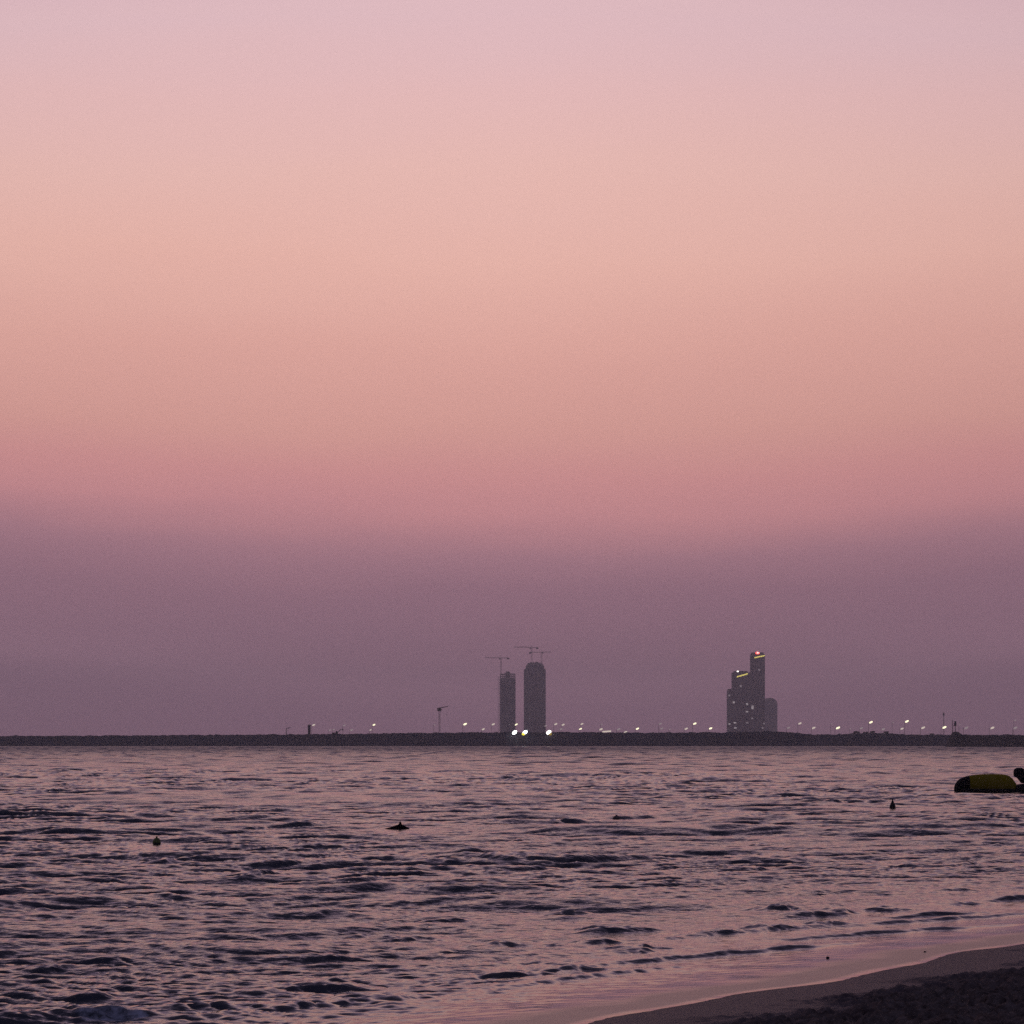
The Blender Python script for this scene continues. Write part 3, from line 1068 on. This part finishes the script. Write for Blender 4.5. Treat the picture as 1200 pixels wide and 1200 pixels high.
# ------------------------------------------------------------------ small things on the far shore
# dark pillar
Y = 1530.0
s = Y / F
gz = float(land_top(362)) - 0.6
root = thing('beacon_pillar', ((362.4 - 600) * s, Y, gz), 'short dark pillar standing alone on the left part of the far shore', 'pillar')
h_ = EYE - (849.3 - HOR) * s - gz
MB().box(-0.78, 0.78, -0.78, 0.78, 0.5, h_ - 0.35).build('shaft', M_dark, root, bevel=0.05)
MB().box(-1.1, 1.1, -1.1, 1.1, -0.5, 0.5).build('plinth', M_dark, root, bevel=0.05)
MB().box(-0.95, 0.95, -0.95, 0.95, h_ - 0.35, h_).build('cap', M_dark, root, bevel=0.05)

# unlit lamp post
Y = 2600.0
s = Y / F
root = thing('lamp_post', ((335.5 - 600) * s, Y, LAND_Z), 'faint unlit lamp post with a short arm, left of the dark pillar', 'lamp post')
h_ = EYE - (853.4 - HOR) * s - LAND_Z
MB().bar((0, 0, 0), (0, 0, h_), 1.1, 8, 0.8).build('pole', M_dark, root)
MB().bar((0, 0, h_ - 0.3), (3.2, 0, h_ + 0.5), 0.7, 6).build('arm', M_dark, root)
MB().box(2.6, 4.4, -0.5, 0.5, h_ + 0.05, h_ + 0.75).build('lamp_head', M_dark, root, bevel=0.1)

# excavator
Y = 1540.0
s = Y / F
gz = float(land_top(394)) - 0.9
root = thing('excavator', ((393.0 - 600) * s, Y, gz), 'small dark excavator with raised boom on the left part of the far shore', 'excavator')
b = MB()
for sy in (-1.2, 1.2):
    b.prism([(-1.9, 0.3), (-1.5, 0), (1.5, 0), (1.9, 0.3), (1.9, 0.6), (1.5, 0.9), (-1.5, 0.9), (-1.9, 0.6)], sy - 0.3, sy + 0.3)
b.build('track', M_dark, root)
MB().prism([(-2.0, 1.0), (1.5, 1.0), (1.5, 1.5), (0.2, 1.9), (-2.0, 1.9)], -1.2, 1.2).build('house', M_dark, root, bevel=0.08)
MB().prism([(0.2, 1.3), (1.5, 1.3), (1.3, 2.7), (0.3, 2.8)], -1.2, -0.2).build('cab', M_dark, root, bevel=0.06)
MB().bar((1.2, 0.3, 1.6), (3.0, 0.3, 3.6), 0.6, 4, 0.5).build('boom', M_dark, root)
MB().bar((3.0, 0.3, 3.6), (4.4, 0.3, 3.9), 0.5, 4, 0.35).build('stick', M_dark, root)
MB().prism([(4.1, 4.1), (4.9, 3.9), (4.7, 3.1), (4.2, 3.2)], -0.2, 0.8).build('bucket', M_dark, root)

# twin-posted beacon on the mound at the head of the breakwater
Y = BW_Y
s = Y / F
gz = ridge + 0.6
root = thing('beacon', ((1118.4 - 600) * s, Y, gz), 'hazy twin-posted beacon on the dark mound at the head of the breakwater', 'beacon')
h_ = EYE - (843.5 - HOR) * s - gz
for sx in (-0.95, 0.55):
    MB().bar((sx, 0, -0.4), (sx, 0, h_ - (0.6 if sx > 0 else 0)), 0.36, 8, 0.26).build('post', M_pole, root)
b = MB()
for k in range(7):
    z = 0.5 + k * (h_ - 1.6) / 6
    b.bar((-0.95, 0, z), (0.55, 0, z + 0.25), 0.13)
b.build('rung', M_pole, root)
MB().prism([(-0.4, h_ * 0.55), (1.0, h_ * 0.55), (0.9, h_ - 0.8), (0.2, h_ - 0.6)], -0.12, 0.12).build('day_mark', M_pole, root)

# mast far behind
Y = 2500.0
s = Y / F
root = thing('antenna_mast', ((1105.8 - 600) * s, Y, LAND_Z), 'faint thin lattice mast just left of the twin-posted beacon', 'mast')
h_ = EYE - (834.5 - HOR) * s - LAND_Z
b = MB()
for k in range(3):
    a = 2 * math.pi * k / 3
    b.bar((0.8 * math.cos(a), 0.8 * math.sin(a), 0), (0.3 * math.cos(a), 0.3 * math.sin(a), h_), 0.22)
n = 14
for j in range(n):
    for k in range(3):
        a0, a1 = 2 * math.pi * k / 3, 2 * math.pi * (k + 1) / 3
        r0, r1 = 0.8 - 0.5 * j / n, 0.8 - 0.5 * (j + 1) / n
        b.bar((r0 * math.cos(a0), r0 * math.sin(a0), h_ * j / n), (r1 * math.cos(a1), r1 * math.sin(a1), h_ * (j + 1) / n), 0.12)
b.build('lattice', M_pole, root)
MB().box(-0.8, 0.8, -0.8, 0.8, h_ - 3.4, h_ - 1.2).build('antenna', M_pole, root, bevel=0.1)

# low bushes on the fill
M_leaf = material('dark_leaf', (0.035, 0.042, 0.030), 0.85, 0.4, 3.0)
M_bark = material('bark', (0.05, 0.04, 0.035), 0.9, 0.3, 6.0)


def bush(px, ytop, wpx, label, Y=1545.0):
    s = Y / F
    gz = float(land_top(px)) - 0.7
    h_ = max(1.6, EYE - (ytop - HOR) * s - gz)
    root = thing('shrub', ((px - 600) * s, Y, gz), label, 'shrub', 'low bushes on the far shore')
    b = MB()
    w = wpx * s / 2
    r = random.Random(px)
    cl = [(r.uniform(-w, w) * 0.75, r.uniform(-w, w) * 0.6, h_ * r.uniform(0.45, 0.85), r.uniform(0.3, 0.5) * w) for _ in range(7)]
    for _ in range(620):
        c = r.choice(cl)
        d = Vector((r.gauss(0, 1), r.gauss(0, 1), r.gauss(0, 1))).normalized() * c[3] * r.random() ** 0.4
        p_ = Vector((c[0] + d.x, c[1] + d.y, min(h_, max(0.2, c[2] + d.z * 0.8))))
        q = Vector((r.gauss(0, 1), r.gauss(0, 1), r.gauss(0, 1))).normalized()
        t = q.orthogonal().normalized()
        e = r.uniform(0.16, 0.3)
        vs = [b.bm.verts.new(p_ + t * e), b.bm.verts.new(p_ + q.cross(t) * e * 0.5), b.bm.verts.new(p_ - t * e), b.bm.verts.new(p_ - q.cross(t) * e * 0.5)]
        b.bm.faces.new(vs)
    b.build('foliage', M_leaf, root)
    b = MB()
    for c in cl:
        b.bar((0, 0, -0.6), (c[0] * 0.9, c[1] * 0.9, c[2]), 0.16, 5, 0.05)
    b.build('stem', M_bark, root)


bush(1004, 857.0, 9, 'low wide bush at the left end of the bushes right of the lit towers')
bush(1014, 857.4, 7, 'small bush second from the left among those right of the lit towers')
bush(1023, 856.6, 6, 'upright bush in the middle of the row right of the lit towers')
bush(1039, 857.2, 7, 'bush at the right end of the row of four right of the lit towers')
bush(1093, 859.6, 8, 'low dark bush just left of the breakwater mound')

# ------------------------------------------------------------------ boats
M_yel = material('yellow_tube', (0.30, 0.225, 0.004), 0.6, 0.15, 2.0, spec=0.04)
M_blk = material('black_rubber', (0.005, 0.005, 0.006), 0.6, 0.3, 4.0, spec=0.05)
M_navy = material('dark_hull', (0.006, 0.006, 0.009), 0.6, 0.2, 3.0, spec=0.08)
M_grip = material('grey_handle', (0.05, 0.05, 0.055), 0.7, 0.2, 8.0)
BYd = F * EYE / (928.5 - HOR)
bs = BYd / F
root = thing('banana_boat', ((1157 - 600) * bs, BYd + 0.45, 0.0), 'inflatable yellow towed tube with a black nose floating by the right edge', 'inflatable boat')


def sect(cx, ztop, zbot, ry, y0=0.0, n=18, sq=0.85):
    cz, rz = (ztop + zbot) / 2, (ztop - zbot) / 2
    return [(cx, y0 + ry * math.copysign(abs(math.cos(a)) ** sq, math.cos(a)), cz + rz * math.copysign(abs(math.sin(a)) ** sq, math.sin(a))) for a in np.linspace(0, 2 * math.pi, n, endpoint=False)]


def zpx(y):
    return (928.5 - y) * bs


def xp(x):
    return (x - 1157) * bs


nose = [(1120.0, 923.5, 926.5, .05), (1120.6, 920.5, 928.2, .16), (1122.4, 917, 929.5, .27), (1125.5, 913.6, 930, .36), (1130, 911, 930, .42), (1134, 909.8, 930, .45), (1137, 909.2, 930, .46)]
body = [(1137, 909.2, 930, .46), (1142, 908.3, 930, .48), (1150, 907.4, 930, .49), (1160, 907.0, 930, .49), (1172, 907.0, 930, .49), (1179, 907.6, 930, .48), (1184, 909.2, 930, .45), (1188, 912.2, 930, .40), (1191, 916, 930, .33), (1193.4, 919.6, 929, .22), (1195, 923, 928, .08)]
MB().loft([sect(xp(x), zpx(t), zpx(bt), r) for x, t, bt, r in nose]).build('nose', M_blk, root, smooth=True)
MB().loft([sect(xp(x), zpx(t), zpx(bt), r) for x, t, bt, r in body]).build('tube', M_yel, root, smooth=True)
b = MB()
for sy in (-0.62, 0.62):
    b.loft([sect(xp(x), zpx(924.4 + d), zpx(931.5 - d), r, sy, 12, 1.0) for x, d, r in ((1124, 2.4, .05), (1128, .6, .14), (1136, 0, .17), (1165, 0, .17), (1185, 0, .17), (1192, .8, .13), (1196, 2.6, .04))])
b.build('side_pontoon', M_blk, root, smooth=True)
for x in (1146, 1156, 1166, 1176):
    t = np.interp(x, [q[0] for q in body], [q[1] for q in body])
    b = MB()
    pts = [(xp(x), -0.16 + 0.32 * k / 6, zpx(t) - 0.045 + 0.045 * math.sin(math.pi * k / 6)) for k in range(7)]
    for a0, a1 in zip(pts, pts[1:]):
        b.bar(a0, a1, 0.03, 6)
    b.build('handle', M_grip, root, smooth=True)

# water scooter cut by the edge of the picture
root = thing('jet_ski', ((1205 - 600) * bs, BYd + 0.5, 0.0), 'black jet ski cut off by the right edge, just behind the yellow tube', 'jet ski')


def xj(x):
    return (x - 1205) * bs


hull = [(1190.5, 921.5, 929.5, .38), (1192, 919.6, 930.5, .50), (1200, 918.6, 931, .56), (1215, 917.6, 931, .57), (1235, 914.5, 931, .52), (1248, 911.5, 930, .38), (1256, 910.5, 926, .20), (1261, 911, 921, .06)]
MB().loft([sect(xj(x), zpx(t), zpx(bt), r, 0, 16, 0.75) for x, t, bt, r in hull]).build('hull', M_navy, root, smooth=True)
seat = [(1190.2, 903.5, 908.6, .08), (1191.2, 901.2, 910.6, .14), (1194, 899.8, 911.6, .17), (1199, 899.8, 918, .18), (1207, 902.6, 919, .19), (1216, 905, 919, .19), (1222, 905, 919, .16)]
MB().loft([sect(xj(x), zpx(t), zpx(bt), r, 0, 14, 0.8) for x, t, bt, r in seat]).build('seat', M_blk, root, smooth=True)
cowl = [(1220, 901, 917, .10), (1224, 897.5, 917, .22), (1230, 899, 916, .30), (1240, 906, 914, .26), (1250, 910.5, 912.5, .10)]
MB().loft([sect(xj(x), zpx(t), zpx(bt), r, 0, 14, 0.9) for x, t, bt, r in cowl]).build('cowl', M_navy, root, smooth=True)
MB().bar((xj(1223), -0.36, zpx(897)), (xj(1225), 0, zpx(896)), 0.05, 8).bar((xj(1225), 0, zpx(896)), (xj(1223), 0.36, zpx(897)), 0.05, 8).build('handlebar', M_grip, root)

# ------------------------------------------------------------------ buoys
M_gr = material('green_float', (0.17, 0.20, 0.05), 0.6, 0.4, 20.0)
M_bd = material('weathered_float', (0.03, 0.022, 0.02), 0.7, 0.4, 20.0)
M_ol = material('olive_float', (0.15, 0.115, 0.09), 0.7, 0.4, 20.0)


def place(px, py):
    x, y = ground(px, py)
    return x, y, max(0.0, height_at(x, y))


x, y, z = place(183.6, 989.5)
k = EYE / (989.5 - HOR)
root = thing('mooring_buoy', (x, y, z), 'small round greenish mooring buoy floating at the left', 'buoy', 'buoys on the water')
MB().lathe([(0.01, -2.6 * k), (3.0 * k, -1.8 * k), (4.6 * k, 0.4 * k), (4.8 * k, 2.4 * k), (4.0 * k, 5.0 * k), (2.4 * k, 6.8 * k), (0.9 * k, 7.4 * k)], 24).build('float', M_gr, root, smooth=True)
MB().lathe([(0.9 * k, 7.3 * k), (1.2 * k, 7.9 * k), (1.0 * k, 8.8 * k), (0.3 * k, 9.0 * k)], 12).build('top_ring', M_bd, root, smooth=True)
MB().lathe([(4.7 * k, -0.4 * k), (5.0 * k, 0.1 * k), (5.0 * k, 0.9 * k), (4.75 * k, 1.4 * k)], 24).build('collar', M_bd, root, smooth=True)

x, y, z = place(1046, 948)
k = EYE / (948 - HOR)
root = thing('cone_buoy', (x, y, z), 'small dark cone shaped buoy floating left of the yellow tube', 'buoy', 'buoys on the water')
MB().lathe([(0.01, -2.5 * k), (2.8 * k, -1.6 * k), (3.7 * k, 0.3 * k), (3.5 * k, 2.2 * k), (2.2 * k, 5.4 * k), (0.9 * k, 8.4 * k), (0.5 * k, 9.2 * k)], 22).build('float', M_bd, root, smooth=True)
MB().lathe([(0.7 * k, 9.0 * k), (0.8 * k, 9.6 * k), (0.15 * k, 10.6 * k)], 10).build('tip', M_bd, root, smooth=True)

x, y, z = place(722.5, 959.6)
k = EYE / (959.6 - HOR)
root = thing('mooring_buoy', (x, y, z), 'low dark olive buoy half sunk in the middle of the water', 'buoy', 'buoys on the water')
MB().lathe([(0.01, -3 * k), (3.5 * k, -2 * k), (4.4 * k, 0), (4.2 * k, 1.6 * k), (3.0 * k, 3.0 * k), (1.2 * k, 3.8 * k)], 22).build('float', M_ol, root, smooth=True)
MB().lathe([(1.2 * k, 3.7 * k), (1.1 * k, 4.4 * k), (0.3 * k, 4.6 * k)], 10).build('top_ring', M_bd, root, smooth=True)

x, y, z = place(469, 972)
k = EYE / (972 - HOR)
root = thing('mooring_buoy', (x, y, z), 'black hump of a buoy with a pointed top in a wave, left of centre', 'buoy', 'buoys on the water')
b = MB()
b.loft([[(cx * k, r * 1.2 * k * math.cos(a), (zc + r * math.sin(a)) * k) for a in np.linspace(0, 2 * math.pi, 14, endpoint=False)]
        for cx, zc, r in ((-19, -.2, .3), (-15, 0, .8), (-9, .6, 2.0), (-3, 1.4, 3.2), (1, 1.8, 3.6), (4, 1.2, 3.0), (8, .4, 1.5), (11, 0, .3))])
b.build('float', M_blk, root, smooth=True)
MB().lathe([(2.6 * k, 3.4 * k), (1.7 * k, 6.0 * k), (0.8 * k, 7.6 * k), (0.25 * k, 8.6 * k)], 12).build('tip', M_blk, root, smooth=True)

# ------------------------------------------------------------------ haze
m = bpy.data.materials.new('haze')
m.use_nodes = True
nt = m.node_tree
nt.nodes.clear()
o_ = nt.nodes.new('ShaderNodeOutputMaterial')
v_ = nt.nodes.new('ShaderNodeVolumePrincipled')
v_.inputs['Color'].default_value = (0.86, 0.95, 1.0, 1)
v_.inputs['Density'].default_value = 0.00020
v_.inputs['Anisotropy'].default_value = 0.55
nt.links.new(v_.outputs[0], o_.inputs['Volume'])
hz = MB().box(-2700, 2700, -260, 6600, -3.0, 185).build('haze', m)
tag(hz, kind='stuff')

# ------------------------------------------------------------------ render settings
S.render.engine = 'CYCLES'
S.cycles.use_denoising = False
S.cycles.max_bounces = 6
S.cycles.volume_bounces = 1
S.cycles.transparent_max_bounces = 8
S.cycles.sample_clamp_indirect = 4
vs = S.view_settings
vs.view_transform = 'Standard'
vs.look = 'None'
vs.exposure = 0.0
vs.gamma = 1.0
S.render.resolution_x = 1024
S.render.resolution_y = 1024
